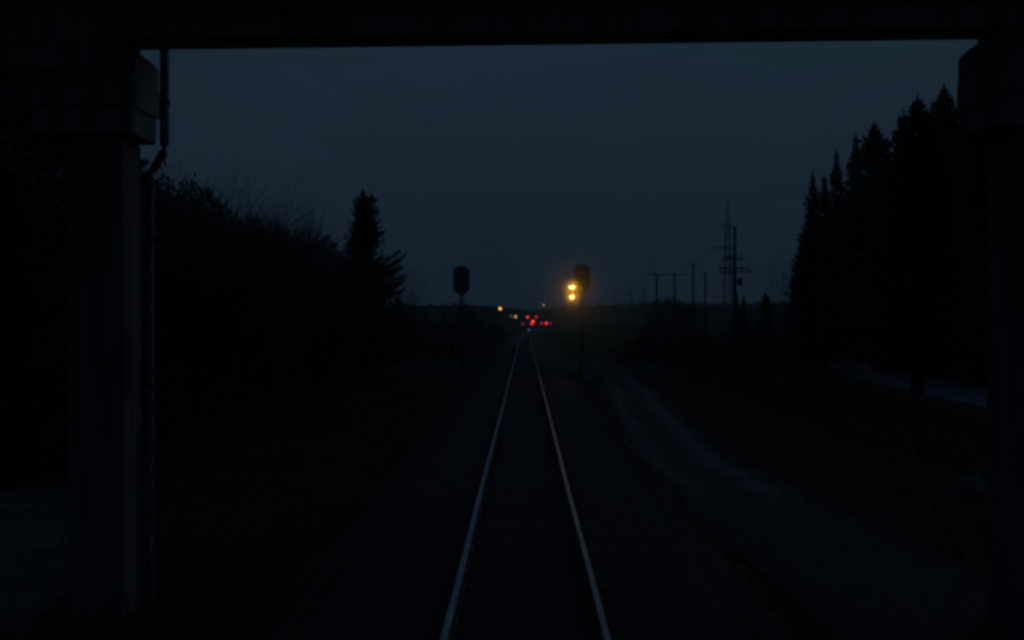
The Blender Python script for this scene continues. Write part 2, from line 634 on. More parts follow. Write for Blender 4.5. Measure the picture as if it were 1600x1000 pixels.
def make_proto(name, tm, cm, tmat, cmat, cname='crown'):
    root = empty(name)
    tm.build('trunk', tmat, root, smooth=True)
    cm.build(cname, cmat, root)
    return root


SPH = {}
for key, args in {'a': (11, 12.5, 2.6, .17, 1.9, .66, .24), 'b': (12, 12.5, 2.1, .06, 1.5, .85, .35), 'c': (13, 12, 1.3, .05, 1.3, .8, .45),
                  'd': (14, 12, 2.8, .05, 1.7, .6, .3)}.items():
    SPH[key] = (args[1], make_proto('spruce_tree', *spruce_meshes(*args), M['bark'], M['needle'] if key in 'ad' else M['needle2']))
BRH = {}
for key, args in {'a': (31, 8.5, 5, .55), 'b': (32, 8.5, 6, .75), 'c': (33, 7.5, 7, .8), 'd': (34, 8, 1, .4)}.items():
    BRH[key] = (args[1], make_proto('bare_tree', *bare_meshes(*args), M['bark'], M['twig']))
first = {}


def plant_tree(tab, key, x, y, h, rz, label, group=None, wide=1.0, cat='tree', name=None):
    H, proto = tab[key]
    k = (id(tab), key)
    o = copy_tree(proto) if k in first else proto
    first[k] = 1
    if name: o.name = name
    z = gz(x, y)
    o.location = (x, y, z)
    s_ = (h - z) / H
    o.scale = (s_ * wide, s_ * wide, s_)
    o.rotation_euler = (0, 0, rz)
    if group is None and 'group' in o: del o['group']
    tag(o, label, cat, group)
    return o


def by_px(tab, key, px, py, D, rz, label, group=None, wide=1.0, **k):
    P = at(px, py, D)
    return plant_tree(tab, key, P.x, P.y, P.z, rz, label, group, wide, **k)


GR = 'spruces standing right of the line'
by_px(SPH, 'a', 1434, 153, 42, .4, 'tall broad spruce whose bare trunk stands dark against the pale road', GR, 1.1)
by_px(SPH, 'a', 1475, 136, 72, 2.0, 'tallest spruce with a pointed top close beside the right bridge pier', GR, .95)
by_px(SPH, 'a', 1366, 192, 92, 1.0, 'pointed full spruce with a clear sky gap on its right side', GR, .95)
by_px(SPH, 'c', 1337, 212, 98, 3.0, 'thin spruce tip close on the left of the pointed full spruce', GR, 1.0)
by_px(SPH, 'c', 1307, 237, 116, 4.0, 'narrow spire-like spruce standing alone above its lower neighbours', GR, 1.0)
by_px(SPH, 'c', 1288, 275, 80, .7, 'short slim spruce between the narrow spire and the airy spruce', GR, 1.2)
by_px(SPH, 'b', 1270, 268, 78, 5.0, 'airy thin-branched spruce at the left end of the tall row', GR, .8)
by_px(SPH, 'd', 1262, 345, 72, 2.2, 'low dense spruce at the foot of the row where the road disappears', GR, .6)
by_px(SPH, 'd', 1346, 275, 108, 2.9, 'wide low spruce filling the row under the pointed full spruce', GR, .85)
by_px(SPH, 'd', 1315, 290, 118, 5.2, 'wide low spruce filling the row under the narrow spire', GR, .8)
by_px(SPH, 'b', 1512, 172, 66, .2, 'spruce mostly hidden behind the right bridge pier', GR, 1.5)
by_px(SPH, 'd', 1556, 150, 58, 2.6, 'broad dark spruce hidden behind the right bridge pier column', GR, 1.0)
by_px(SPH, 'd', 1452, 200, 76, 1.2, 'dense spruce between the two tallest tops, its tip below theirs', GR, 1.0)
by_px(SPH, 'b', 1412, 172, 84, 4.2, 'spruce tip touching the left shoulder of the tall broad spruce', GR, .8)
by_px(BRH, 'd', 1228, 382, 96, .5, 'spindly leafless tree at the very left edge of the right wood', None, .6)
by_px(SPH, 'd', 1246, 405, 100, .5, 'small spruce low at the left edge of the right wood', GR, .55)
# more spruces behind the road
rn = random.Random(77)
EDGE = [(1236, 430), (1262, 365), (1290, 330), (1330, 300), (1366, 285), (1400, 285), (1440, 250), (1500, 205), (1560, 190), (1620, 180)]
for i in range(20):
    px = 1268 + i * 17.5
    D = 150 - i * 4.6 + rn.uniform(0, 6)
    top = [ya + (yb - ya) * (px - xa) / (xb - xa) for (xa, ya), (xb, yb) in zip(EDGE, EDGE[1:]) if xa <= px <= xb][0]
    by_px(SPH, 'db'[i % 2], px + rn.uniform(-4, 4), top + rn.uniform(8, 34), D, rn.uniform(0, 6.28),
          'dark spruce in the wood on the far side of the pale road', 'spruces beyond the road', 1.1 if i % 2 == 0 else 1.5)

# left side: leafless scrub trees stepping down towards the horizon
GL = 'leafless trees on the left bank'
LB = [(262, 258, 33, 'b', 'large leafless tree closest behind the drainpipe of the left pier'),
      (306, 250, 36, 'a', 'tallest leafless tree with a spray of upright twigs near the left pier'),
      (345, 300, 39, 'c', 'rounded leafless tree just right of the tallest twiggy one'),
      (378, 284, 44, 'd', 'single thin leafless tree poking up above the bank of scrub'),
      (408, 328, 47, 'b', 'leafless bushy tree right of the thin poking one'),
      (446, 330, 53, 'a', 'leafless tree with a low spiky crown midway along the bank'),
      (478, 352, 58, 'c', 'leafless tree dipping lower toward the lone spruce, third left of it'),
      (508, 364, 64, 'b', 'low leafless tree second to the left of the lone spruce'),
      (535, 372, 70, 'a', 'low leafless tree touching the left side of the lone spruce')]
for i, (px, py, D, k, lab) in enumerate(LB):
    by_px(BRH, k, px, py - 4, D, i * 1.3, lab, GL, 1.0 if k != 'd' else .6)
for i in range(20):
    y = 32 + i * 3.6 + rn.uniform(-1, 1)
    px = 250 + i * 15.5 + rn.uniform(-10, 10)
    top = 300 + (px - 250) * .31 + rn.uniform(-6, 14)
    D = y * 1.12
    P = at(px, top, D)
    plant_tree(BRH, 'abc'[i % 3], P.x - rn.uniform(0, 2), P.y, P.z, rn.uniform(0, 6.28),
               'leafless tree buried inside the dark scrub of the left bank', 'trees inside the left scrub', 1.1)

for i, (px, py, D) in enumerate(((-95, -40, 24), (10, -30, 33), (-60, 60, 27), (-10, 85, 31), (38, 110, 29), (80, 120, 34), (118, 150, 38), (160, 180, 42), (205, 225, 46), (15, 260, 24))):
    by_px(SPH, 'd' if i < 2 else 'db'[i % 2], px, py, D, i * 1.1, 'dark spruce standing in the blackness left of the left bridge pier', 'spruces behind the left pier', 1.15 if i % 2 == 0 else 1.5)

# the lone spruce with its long low branches on the track side
spt, spc = spruce_meshes(91, 11.6, 2.15, .3, 2.0, .64, .28)
rn2 = random.Random(3)


def bough(c, base, tipv, w0, rn):
    base, tipv = Vector(base), Vector(tipv)
    n_ = 20
    pp = None
    for q in range(n_ + 1):
        s_ = q / n_
        P = base.lerp(tipv, s_) + Vector((0, 0, -.5 * math.sin(PI * s_) + .25 * s_ * s_))
        if pp is not None:
            dirn = (P - pp).normalized()
            side = dirn.cross(Vector((0, 0, 1))).normalized()
            for rep in range(12):
                w = w0 * (1.1 - s_ * .75) * rn.uniform(.5, 1.2)
                tip = P + side * rn.uniform(-1, 1) * w + dirn * w * rn.uniform(.1, .7) + Vector((0, 0, rn.uniform(-.85, .12) * w))
                c.poly([pp, P + dirn * .15, tip])
        pp = P


for (dx, zb, zt) in ((3.3, 7.0, 7.2), (2.6, 7.3, 6.6), (3.1, 6.4, 6.3), (3.3, 5.9, 5.7), (3.0, 5.2, 5.1), (3.2, 4.0, 3.7), (3.4, 3.0, 2.7), (3.7, 2.1, 1.8), (2.6, 1.6, 1.2)):
    for k in range(3):
        bough(spc, (0, 0, zb + rn2.uniform(-.2, .2)), (dx * rn2.uniform(.8, 1.02) - .35, rn2.uniform(-1.2, 1.2), zt + rn2.uniform(-.35, .3)), .62, rn2)
    for k in range(4):
        a = rn2.uniform(PI * .55, PI * 1.45)
        bough(spc, (0, 0, zb), (math.cos(a) * 2.4, math.sin(a) * 2.4, zt - .5), .7, rn2)
D = 76
P = at(567, 297, D)
lone = empty('spruce_tree', (P.x, P.y, gz(P.x, P.y)), label='lone forked spruce with ragged long boughs reaching toward the track', cat='tree')
k = (P.z - lone.location.z) / 11.6
lone.scale = (k, k, k)
spc.v = [(x * (.72 if x < 1.3 else .72 + .28 * min(1, (x - 1.3) / 1.2)), y * .8, z) for x, y, z in spc.v]
spt.build('trunk', M['bark'], lone, True)
spc.build('crown', M['needle'], lone)
tt_, cc_ = spruce_meshes(92, 3.2, .75, .1, 1.1, .6, .4)
cc_.v = [(x + .55, y, z + 8.1) for x, y, z in cc_.v]
cc_.build('side_top', M['needle'], lone)


# twiggy undergrowth masses
def thicket(name, n_, fn, seed, material, size=(.3, .8)):
    rn = random.Random(seed)
    c = MB()
    for i in range(n_):
        x, y, z = fn(rn)
        l = rn.uniform(*size)
        d = Vector((rn.uniform(-.6, .6), rn.uniform(-.6, .6), rn.uniform(.3, 1))).normalized()
        w = Vector((rn.uniform(-1, 1), rn.uniform(-1, 1), rn.uniform(-.4, .4))).normalized() * l * .16
        p0 = Vector((x, y, z))
        c.poly([p0 - w, p0 + w, p0 + d * l])
    return tag(c.build(name, material), kind='stuff')


def left_mass(rn):
    y = 26 + 84 * rn.random() ** 1.2
    px_edge = 560 if y > 70 else 250 + (y - 31) * 8.2
    x0 = (px_edge - 820) / F * y - .2
    x = max(x0 - 14 * rn.random() ** 1.6, -40)
    if y > 76:
        x = -11.2 - 8 * rn.random()
    tab = [(200, 228), (250, 230), (345, 243), (400, 290), (460, 322), (510, 348), (565, 372), (700, 400)]
    tp = [ya + (yb - ya) * (px_edge - xa) / (xb - xa) for (xa, ya), (xb, yb) in zip(tab, tab[1:]) if xa <= px_edge <= xb]
    hmax = 3.1 + (499 - (tp[0] if tp else 228)) / F * y - .5
    if y > 80: hmax = max(2.3, 5.2 - (y - 80) * .09)
    edge = .84 + .16 * sm(0, 2.5, x0 - x)
    hmax *= .86 + .18 * noise.noise(Vector((x * .3, y * .3, 2))) + .1
    z = gz(x, y) + (hmax + .8) * edge * rn.random() ** .8
    return x, y, z


o = thicket('scrub', 90000, left_mass, 8, M['twig'], (.22, .6))
o['label'] = 'tangled dark scrub filling the left bank below the trees'


def right_mass(rn):
    y = 34 + 125 * rn.random()
    x = interp(ROAD, y) + 3.6 + 9 * rn.random()
    h_ = 4.0
    if (x / y * F + 820) < 1262:
        h_ = 1.2
    return x, y, gz(x, y) + h_ * rn.random()


thicket('undergrowth', 30000, right_mass, 9, M['leaf'], (.4, 1.1))


def verge_mass(rn):
    # low bushes between path and road, denser where the photo hides the road
    if rn.random() < .55:
        y = rn.uniform(84, 128); x = rn.uniform(-2.6, .1) + interp(ROAD, y) - 2.4
        return x, y, gz(x, y) + 2.0 * rn.random()
    y = rn.uniform(16, 120)
    x = rn.uniform(10.5, interp(ROAD, y) - 5)
    k = noise.noise(Vector((x * .25, y * .25, 7)))
    return x, y, gz(x, y) + max(.12, (.5 if x / y < .28 else .12) + k * .5) * rn.random()


thicket('low_bushes', 22000, verge_mass, 10, M['leaf'], (.2, .6))

def mid_scrub(rn):
    y = 96 + 390 * rn.random() ** 1.3
    sg = -1 if rn.random() < .5 else 1
    x = track_x(y) + sg * (4.2 + (y * .55) * rn.random())
    if sg > 0 and abs(x - interp(ROAD, y)) < 3.5: x += 7.5
    k = noise.noise(Vector((x * .06, y * .06, 12)))
    hh = min(3.4, (1.3 + 1.6 * k)) * sm(4.0, 9, abs(x - track_x(y)))
    return x, y, gz(x, y) + max(.25, hh) * rn.random()


thicket('meadow_scrub', 60000, mid_scrub, 14, M['leaf'], (.5, 1.5))

# short dry grass on both verges
rn = random.Random(21)
gr = MB()
for i in range(52000):
    y = 9 + 62 * rn.random() ** 1.5
    side = rn.random() < .5
    x = -(3.3 + 12 * rn.random()) if side else (3.1 + 15 * rn.random())
    if not side and abs(x - interp(PATH, y)) < 1.5 and rn.random() < .4 + .55 * (abs(x - interp(PATH, y)) < 1.1): continue
    if abs(x - interp(ROAD, y)) < 2.4: continue
    if side and 12.4 < y < 23.4 and x < -6.3 - (y - 13.6) * .2 and rn.random() < .75: continue
    z = gz(x, y)
    hh = rn.uniform(.08, .34) * (1 + .8 * noise.noise(Vector((x * .5, y * .5, 3))))
    a = rn.uniform(0, 6.28)
    dx, dy = math.cos(a) * .018, math.sin(a) * .018
    lx, ly = rn.uniform(-.12, .12), rn.uniform(-.12, .12)
    gr.poly([(x - dx, y - dy, z - .02), (x + dx, y + dy, z - .02), (x + lx, y + ly, z + hh)])
tag(gr.build('grass', M['grass']), kind='stuff')

# ------------------------------------------------------------------ far wood on the horizon
rn = random.Random(55)
fw = MB()


def skyline(px):
    """height of the skyline in photo pixels above the eye line"""
    pts = [(-200, 40), (600, 33), (640, 27), (700, 26), (725, 29), (745, 26), (790, 21), (830, 17), (855, 18), (880, 24), (940, 26), (1010, 29),
           (1046, 37), (1065, 32), (1090, 28), (1180, 29), (1240, 31), (1400, 40), (2400, 40)]
    for (a, ha), (b_, hb) in zip(pts, pts[1:]):
        if px <= b_:
            return ha + (hb - ha) * max(0, (px - a)) / (b_ - a)
    return 40


for i in range(1500):
    px = rn.uniform(-160, 1900)
    D = rn.uniform(480, 700)
    hpx = skyline(px) * rn.uniform(.82, 1.02)
    x = (px - 820) / F * D
    z0 = gz(x, D) - .5
    zt = HC + hpx / F * D
    wv = rn.uniform(2.0, 4.2)
    n_ = 7
    if rn.random() < .5:          # conifer
        for lv in range(3):
            zb = z0 + (zt - z0) * (.1 + lv * .25); zz = z0 + (zt - z0) * (.6 + lv * .2)
            rw = wv * (.8 - lv * .22)
            for k in range(n_):
                a, a2 = 6.283 * k / n_, 6.283 * (k + 1) / n_
                r1 = rw * rn.uniform(.7, 1.15)
                fw.poly([(x + math.cos(a) * r1, D + math.sin(a) * r1, zb), (x + math.cos(a2) * rw, D + math.sin(a2) * rw, zb), (x, D, zz)])
    else:
        for q in range(46):
            a = rn.uniform(0, 6.28); ph = rn.random()
            rr = wv * 1.25 * math.sin(PI * (.15 + .8 * ph)) * rn.uniform(.6, 1.0)
            P = Vector((x + math.cos(a) * rr, D + math.sin(a) * rr, z0 + (zt - z0) * (.1 + .9 * ph)))
            s_ = rn.uniform(.5, 1.3)
            fw.poly([P + Vector((rn.uniform(-s_, s_), rn.uniform(-s_, s_), -s_)), P + Vector((rn.uniform(-s_, s_), rn.uniform(-s_, s_), -s_ * .3)), P])
for i in range(90):       # solid dark inside of the wood, so no sky shows under the crowns
    px = -200 + i * 24
    D = 705
    for a, b_ in ((px, px + 24.3),):
        za, zb = HC + skyline(a) * .8 / F * D, HC + skyline(b_) * .8 / F * D
        xa, xb = (a - 820) / F * D, (b_ - 820) / F * D
        fw.mesh([(xa, D, -3), (xb, D, -3), (xb, D, zb), (xa, D, za), (xa, D + 60, -3), (xb, D + 60, -3), (xb, D + 60, zb), (xa, D + 60, za)],
                [(0, 1, 2, 3), (3, 2, 6, 7), (4, 7, 6, 5)])
tag(fw.build('distant_wood', M['needle2']), label='low dark wood along the horizon', kind='stuff')

# single trees that stand out on the skyline
by_px(SPH, 'd', 1196, 457, 150, .3, 'small dark spruce alone on the skyline near the right wood', None, .85)
by_px(SPH, 'd', 1162, 461, 160, 1.3, 'tiny spruce on the skyline just right of the thick braced pole', None, .5)
by_px(BRH, 'c', 1050, 457, 170, 1.3, 'round bushy leafless tree low behind the wire-joined poles', None, 1.1)
by_px(BRH, 'c', 718, 464, 120, 1.9, 'low round bush behind the left signal post', None, .6, cat='bush')
by_px(SPH, 'd', 622, 458, 92, 1.9, 'small spruce low on the right of the lone spruce', None, .7)
by_px(BRH, 'b', 648, 464, 96, 1.9, 'low leafless bush right of the small spruce on the left', None, .8, cat='bush')

# ------------------------------------------------------------------ main signals
def shield_outline(w, h, n_=8):
    """tall rounded board, tapering to the mast at its foot: (x, z), z from 0"""
    pts = []
    rr = w * .5
    for i in range(n_ + 1):
        a = PI * i / n_
        pts.append((math.cos(a) * rr, h - rr * .72 + math.sin(a) * rr * .72))
    pts += [(-rr, .38), (-rr * .8, .2), (-rr * .42, .04), (-.09, 0), (.09, 0), (rr * .42, .04), (rr * .8, .2), (rr, .38)]
    return pts


def main_signal(x, y, ztop, name, label):
    z0 = gz(x, y)
    root = empty(name, (x, y, z0), label=label, cat='signal')
    sh = 1.84
    zb = ztop - z0 - sh
    mt = MB()
    mt.tube([(0, .12, -.4), (0, .12, zb + 1.5)], [.095, .085], 12)
    mt.build('mast', M['mast'], root, True)
    bs = MB(); bs.box(-.35, .35, -.22, .46, -.5, .22, 0, .04); bs.build('base', M['concrete'], root)
    s_ = MB(); s_.prism([(px, pz + zb) for px, pz in shield_outline(1.04, sh)][::-1], -.02, .02); s_.build('shield', M['black'], root)
    hd = MB(); hd.box(-.2, .2, .022, .30, zb + .3, zb + 1.62, 0, .03); hd.build('lamp_case', M['black'], root)
    for k in range(3):
        zc = zb + .5 + .44 * k
        ln = MB()
        ln.prism([(math.cos(q * PI / 8) * .1, zc + math.sin(q * PI / 8) * .1) for q in range(16)][::-1], -.04, -.0205)
        l_ = ln.build('lens', M['glass_dark'], root)
        hv = MB()                              # hood over the lens
        n_ = 9
        for q in range(n_):
            a, a2 = PI * (-.08 + 1.16 * q / n_), PI * (-.08 + 1.16 * (q + 1) / n_)
            for rr in (.125, .118):
                hv.poly([(math.cos(a) * rr, -.021, zc + math.sin(a) * rr), (math.cos(a2) * rr, -.021, zc + math.sin(a2) * rr),
                         (math.cos(a2) * rr, -.28, zc + math.sin(a2) * rr), (math.cos(a) * rr, -.28, zc + math.sin(a) * rr)])
        hv.build('hood', M['black'], l_)
    ld = MB()                                   # ladder behind the mast
    for sx in (-.17, .17):
        ld.tube([(sx, .42, -.1), (sx, .42, zb + .9)], .016, 6)
    zz = .3
    while zz < zb + .8:
        ld.tube([(-.17, .42, zz), (.17, .42, zz)], .011, 6); zz += .32
    for zz in (1.2, zb - .2):
        ld.tube([(0, .12, zz), (.17, .42, zz)], .014, 6); ld.tube([(0, .12, zz), (-.17, .42, zz)], .014, 6)
    ld.build('ladder', M['mast'], root)
    return root, zb


DS = 64.0
PR = at(909, 412, DS)
sr, zbR = main_signal(PR.x, PR.y, PR.z, 'railway_signal', 'right-hand signal post whose two yellow lamps are lit')
PL = at(721, 415, DS)
sl, zbL = main_signal(PL.x, PL.y, PL.z, 'railway_signal', 'unlit left-hand signal post with a dark rounded board')
# lit two-lamp side unit on the right signal
P1, P2 = at(893.5, 449, DS), at(892.5, 464, DS)
z0 = gz(PR.x, PR.y)
lx = P1.x - PR.x
za, zc_ = P1.z - z0, P2.z - z0
cs = MB(); cs.box(lx - .13, lx + .13, -.06, .2, zc_ - .24, za + .2, 0, .03)
cs.build('side_lamp_case', M['black'], sr)
bk = MB()
for z in (zc_ + .05, za - .05):
    bk.tube([(lx + .1, .1, z), (0, .12, z)], .025, 8)
bk.build('bracket', M['mast'], sr)
for zq, wx in ((za, .17), (zc_, .125)):
    ln = MB(); ln.prism([(lx + math.cos(q * PI / 10) * wx, zq + math.sin(q * PI / 10) * .07) for q in range(20)][::-1], -.1, -.0605)
    l_ = ln.build('lit_lamp', M['yellow'], sr)
    hv = MB()
    for q in range(9):
        a, a2 = PI * (.05 + .9 * q / 9), PI * (.05 + .9 * (q + 1) / 9)
        for rr in (.0, .006):
            A = (lx + math.cos(a) * (wx + .02 + rr), zq + math.sin(a) * (.105 + rr)); B_ = (lx + math.cos(a2) * (wx + .02 + rr), zq + math.sin(a2) * (.105 + rr))
            hv.poly([(A[0], -.061, A[1]), (B_[0], -.061, B_[1]), (B_[0], -.26, B_[1]), (A[0], -.26, A[1])])
    hv.build('hood', M['black'], l_)
    sp_ = bpy.data.lights.new('signal_beam', 'SPOT')
    sp_.energy = 50 if zq == za else 38
    sp_.color = (1, .5, .02)
    sp_.spot_size = R(96)
    sp_.spot_blend = .9
    sp_.shadow_soft_size = .05
    so = bpy.data.objects.new('signal_beam', sp_)
    COL.objects.link(so)
    so.parent = sr
    so.location = (lx, -.3, zq)
    so.rotation_euler = (R(90), 0, R(180))
# faint reflector low on the left mast, its glint made by emission
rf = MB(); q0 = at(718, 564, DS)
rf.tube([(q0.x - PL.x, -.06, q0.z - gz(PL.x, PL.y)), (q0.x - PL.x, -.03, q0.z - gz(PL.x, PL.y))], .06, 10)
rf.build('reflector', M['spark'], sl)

# halo of the signal lamps: added amber scattering balls, denser inside for steeper falloff
def lamp_halo(name, dens, g, rad, parent=None):
    mm = bpy.data.materials.new(name)
    mm.use_nodes = True
    nt = mm.node_tree
    nt.nodes.clear()
    out = nt.nodes.new('ShaderNodeOutputMaterial')
    vs = nt.nodes.new('ShaderNodeVolumeScatter')
    vs.inputs['Color'].default_value = (1, .72, .30, 1)
    vs.inputs['Density'].default_value = dens
    vs.inputs['Anisotropy'].default_value = g
    nt.links.new(vs.outputs[0], out.inputs['Volume'])
    c = MB()
    vv, ff = [], []
    n1, n2 = 20, 32
    for a in range(n1 + 1):
        for q in range(n2):
            t, f = PI * a / n1, 2 * PI * q / n2
            vv.append((math.sin(t) * math.cos(f) * rad, math.sin(t) * math.sin(f) * rad, math.cos(t) * rad))
    for a in range(n1):
        for q in range(n2):
            q2 = (q + 1) % n2
            if a == 0: ff.append((q, n2 + q, n2 + q2))
            elif a == n1 - 1: ff.append((a * n2 + q, (a + 1) * n2 + q, a * n2 + q2))
            else: ff.append((a * n2 + q, (a + 1) * n2 + q, (a + 1) * n2 + q2, a * n2 + q2))
    c.mesh(vv, ff)
    return c.build(name, mm, parent, True)


mo = lamp_halo('lamp_halo', .042, .5, 5.0)
mo.location = (P1.x, DS - .3, (P1.z + P2.z) / 2)
tag(mo, label='amber halo added around the lit signal lamps to give their glow', kind='stuff')
lamp_halo('lamp_halo_core', .36, .5, 1.15, mo)

# thin evening haze over the whole line
hm = bpy.data.materials.new('haze')
hm.use_nodes = True
nt = hm.node_tree
nt.nodes.clear()
out = nt.nodes.new('ShaderNodeOutputMaterial')
vs = nt.nodes.new('ShaderNodeVolumeScatter')
vs.inputs['Color'].default_value = (.8, .95, 1, 1)
vs.inputs['Density'].default_value = .0002
nt.links.new(vs.outputs[0], out.inputs['Volume'])
hz = MB(); hz.box(-700, 700, -80, 1100, -12, 50)
tag(hz.build('haze', hm), label='thin dusk haze lying over the railway and the woods', kind='stuff')

# relay cabinet beside the right signal
cx, cy = (920 - 820) / F * 62, 62.0
cz = gz(cx, cy)
cb = empty('relay_cabinet', (cx, cy, cz), label='grey blue equipment cabinet standing at the foot of the right signal', cat='cabinet')
b_ = MB(); b_.box(-.36, .36, -.25, .25, .12, 1.75, 0, .03); b_.build('body', M['cabinet'], cb)
b_ = MB(); b_.box(-.33, .33, -.275, -.252, .17, 1.68, 0, .008); dr = b_.build('door', M['cabinet'], cb)
b_ = MB(); b_.box(.22, .25, -.31, -.277, .85, 1.05, 0, .006); b_.build('handle', M['galv'], dr)
b_ = MB(); b_.prism([(-.42, 1.753), (.42, 1.753), (.40, 1.8), (0, 1.88), (-.40, 1.8)][::-1], -.31, .31); b_.build('roof', M['galv'], cb)
b_ = MB(); b_.box(-.4, .4, -.29, .29, -.3, .118, 0, .02); b_.build('plinth', M['concrete'], cb)

# ------------------------------------------------------------------ distant station signals and lamps
def far_light(kind, px, py, D, m, label, group, rad=.24):
    P = at(px, py, D)
    z0 = gz(P.x, P.y)
    root = empty(kind, (P.x, P.y, z0), label=label, cat='signal' if kind == 'station_signal' else 'lamp')
    root['group'] = group
    h = P.z - z0
    s_ = MB()
    if kind == 'station_signal':
        s_.tube([(0, .1, -.3), (0, .1, h + .3)], .07, 8); s_.build('mast', M['mast'], root, True)
        s_ = MB(); s_.prism([(x_, z_ + h - .55) for x_, z_ in shield_outline(.75, 1.15)][::-1], -.01, .03); s_.build('head', M['black'], root)
    else:
        s_.tube([(0, .35, -.3), (0, .35, h + .05), (0, .15, h + .22), (0, -.05, h + .2)], [.07, .05, .04, .04], 8)
        s_.build('post', M['mast'], root, True)
        s_ = MB(); s_.box(-.3, .3, -.2, .2, h + rad * .92, h + rad * .92 + .14, 0, .03); s_.build('hood', M['mast'], root)
    s_ = MB()
    n_, mseg = 14, 5
    vsx = []
    for i in range(mseg + 1):
        a = PI / 2 * i / mseg
        for q in range(n_):
            t = 2 * PI * q / n_
            vsx.append((math.cos(t) * rad * math.cos(a), -.02 - math.sin(a) * rad * .6, h + math.sin(t) * rad * math.cos(a)))
    fs = [(i * n_ + q, (i + 1) * n_ + q, (i + 1) * n_ + (q + 1) % n_, i * n_ + (q + 1) % n_) for i in range(mseg) for q in range(n_)]
    s_.mesh(vsx, fs)
    s_.build('lamp', m, root, True)
    return root


GS, GLp = 'red station signals far down the line', 'warm lamps far down the line'
K = 'station_signal'
far_light(K, 824.5, 495.5, 360, M['red'], 'bright red light, upper left of the red cluster', GS, .42)
far_light(K, 838, 495.2, 370, M['red_mid'], 'dimmer red light, upper right of the red cluster', GS, .4)
far_light(K, 832.8, 502, 350, M['red_orange'], 'orange-red light touching the one below it in mid cluster', GS, .42)
far_light(K, 831.2, 505.5, 330, M['red'], 'red light low in the middle, just below the orange-red one', GS, .42)
far_light(K, 817, 506, 310, M['red_dim'], 'dim crimson light low at the left end of the red cluster', GS, .36)
far_light(K, 846, 505, 345, M['red_mid'], 'smaller red light left of the bright one on the right', GS, .32)
far_light(K, 853.5, 505, 345, M['red'], 'bright red light low on the right of the cluster', GS, .44)
far_light(K, 860.5, 505, 345, M['red_dim'], 'dim crimson light close on the right of the bright one', GS, .34)
K = 'lamp_post'
far_light(K, 781.5, 482.3, 340, M['lamp_bright'], 'brightest yellow lamp, leftmost of the far lamps', GLp, .42)
far_light(K, 805.5, 494.8, 350, M['lamp_amber'], 'amber lamp low, nearest on the left of the red cluster', GLp, .46)
far_light(K, 798, 493.7, 350, M['lamp_dim'], 'faint brownish lamp close on the left of the amber lamp', GLp, .45)
far_light(K, 849.3, 476.6, 400, M['lamp_amber'], 'small tan lamp on the skyline between the reds and the signal', GLp, .3)
bl = far_light('dwarf_signal', 826.4, 515.6, 240, M['blue'], 'tiny dim blue light low between the rails and the red cluster', GS, .26)
bl['category'] = 'signal'
del bl['group']
pl = bpy.data.lights.new('red_light', 'POINT'); pl.energy = 60; pl.color = (1, .02, .1); pl.shadow_soft_size = .4
po = bpy.data.objects.new('red_light', pl); COL.objects.link(po); po.location = at(829, 500, 320)
po.location.y -= 1.5

# ------------------------------------------------------------------ telegraph poles, frame and pylon
def insul(mb, x, z, y=0):
    mb.tube([(x, y, z), (x, y, z + .1)], .018, 6, 1)
    mb.tube([(x, y, z + .1), (x, y, z + .16), (x, y, z + .24)], [.055, .05, .03], 8, 1)


def pole(px, ptop, D, arms, rad, label, group=None, strut=False, box=None, name='telegraph_pole'):
    P = at(px, ptop, D)
    z0 = gz(P.x, P.y)
    H = P.z - z0
    root = empty(name, (P.x, P.y, z0), label=label, cat='utility pole')
    if group: root['group'] = group
    s_ = MB(); s_.tube([(0, 0, -.5), (0, 0, H * .5), (0, 0, H)], [rad * 1.25, rad * 1.05, rad * .85], 10); s_.build('post', M['wood'], root, True)
    for (ya, xl, xr, n_) in arms:
        z = HC + (499 - ya) / F * D - z0
        a, b_ = (xl - px) / F * D, (xr - px) / F * D
        s_ = MB(); s_.box(a, b_, -rad - .1, -rad - .004, z - .045, z + .045, 0, .01)
        for i in range(n_):
            x = a + .08 + (b_ - a - .16) * i / (n_ - 1)
            if abs(x) > .15: insul(s_, x, z + .061, -rad - .05)
        s_.build('crossarm', [M['wood'], M['ceramic']], root)
    if strut:
        s_ = MB(); s_.tube([(.75, .1, -.4), (.12, .05, H * .55)], [rad, rad * .8], 8); s_.build('strut', M['wood'], root, True)
    if box:
        z = HC + (499 - box[1]) / F * D - z0; x = (box[0] - px) / F * D
        s_ = MB(); s_.box(x - .17, x + .17, -.15, .15, z - .28, z + .28, 0, .03); s_.tube([(x - .1, 0, z), (0, 0, z)], .03, 6)
        s_.build('switch_box', M['mast'], root)
    return root


pole(1148, 354, 77, [(404, 1134, 1161, 5), (419, 1124, 1170, 5), (425, 1123, 1175, 8)], .125, 'thick braced pole with three crossarms, nearest and tallest of the poles', strut=True, box=(1156, 440))
pole(1083, 413, 150, [(414, 1073, 1092, 4)], .17, 'plain pole with one short top crossarm rising above the wire-joined poles')
GP = 'small telegraph poles fading toward the horizon'
pole(1007, 450, 225, [(451, 1000, 1014, 4)], .15, 'small T-topped pole just left of the wire-joined poles', GP)
pole(985, 456, 262, [(457, 979, 991, 4)], .15, 'smaller T-topped pole, second to the left of the wire-joined poles', GP)
pole(962, 464, 330, [(465, 957, 967, 4)], .15, 'tiniest faint T-topped pole, nearest the lit signal', GP)

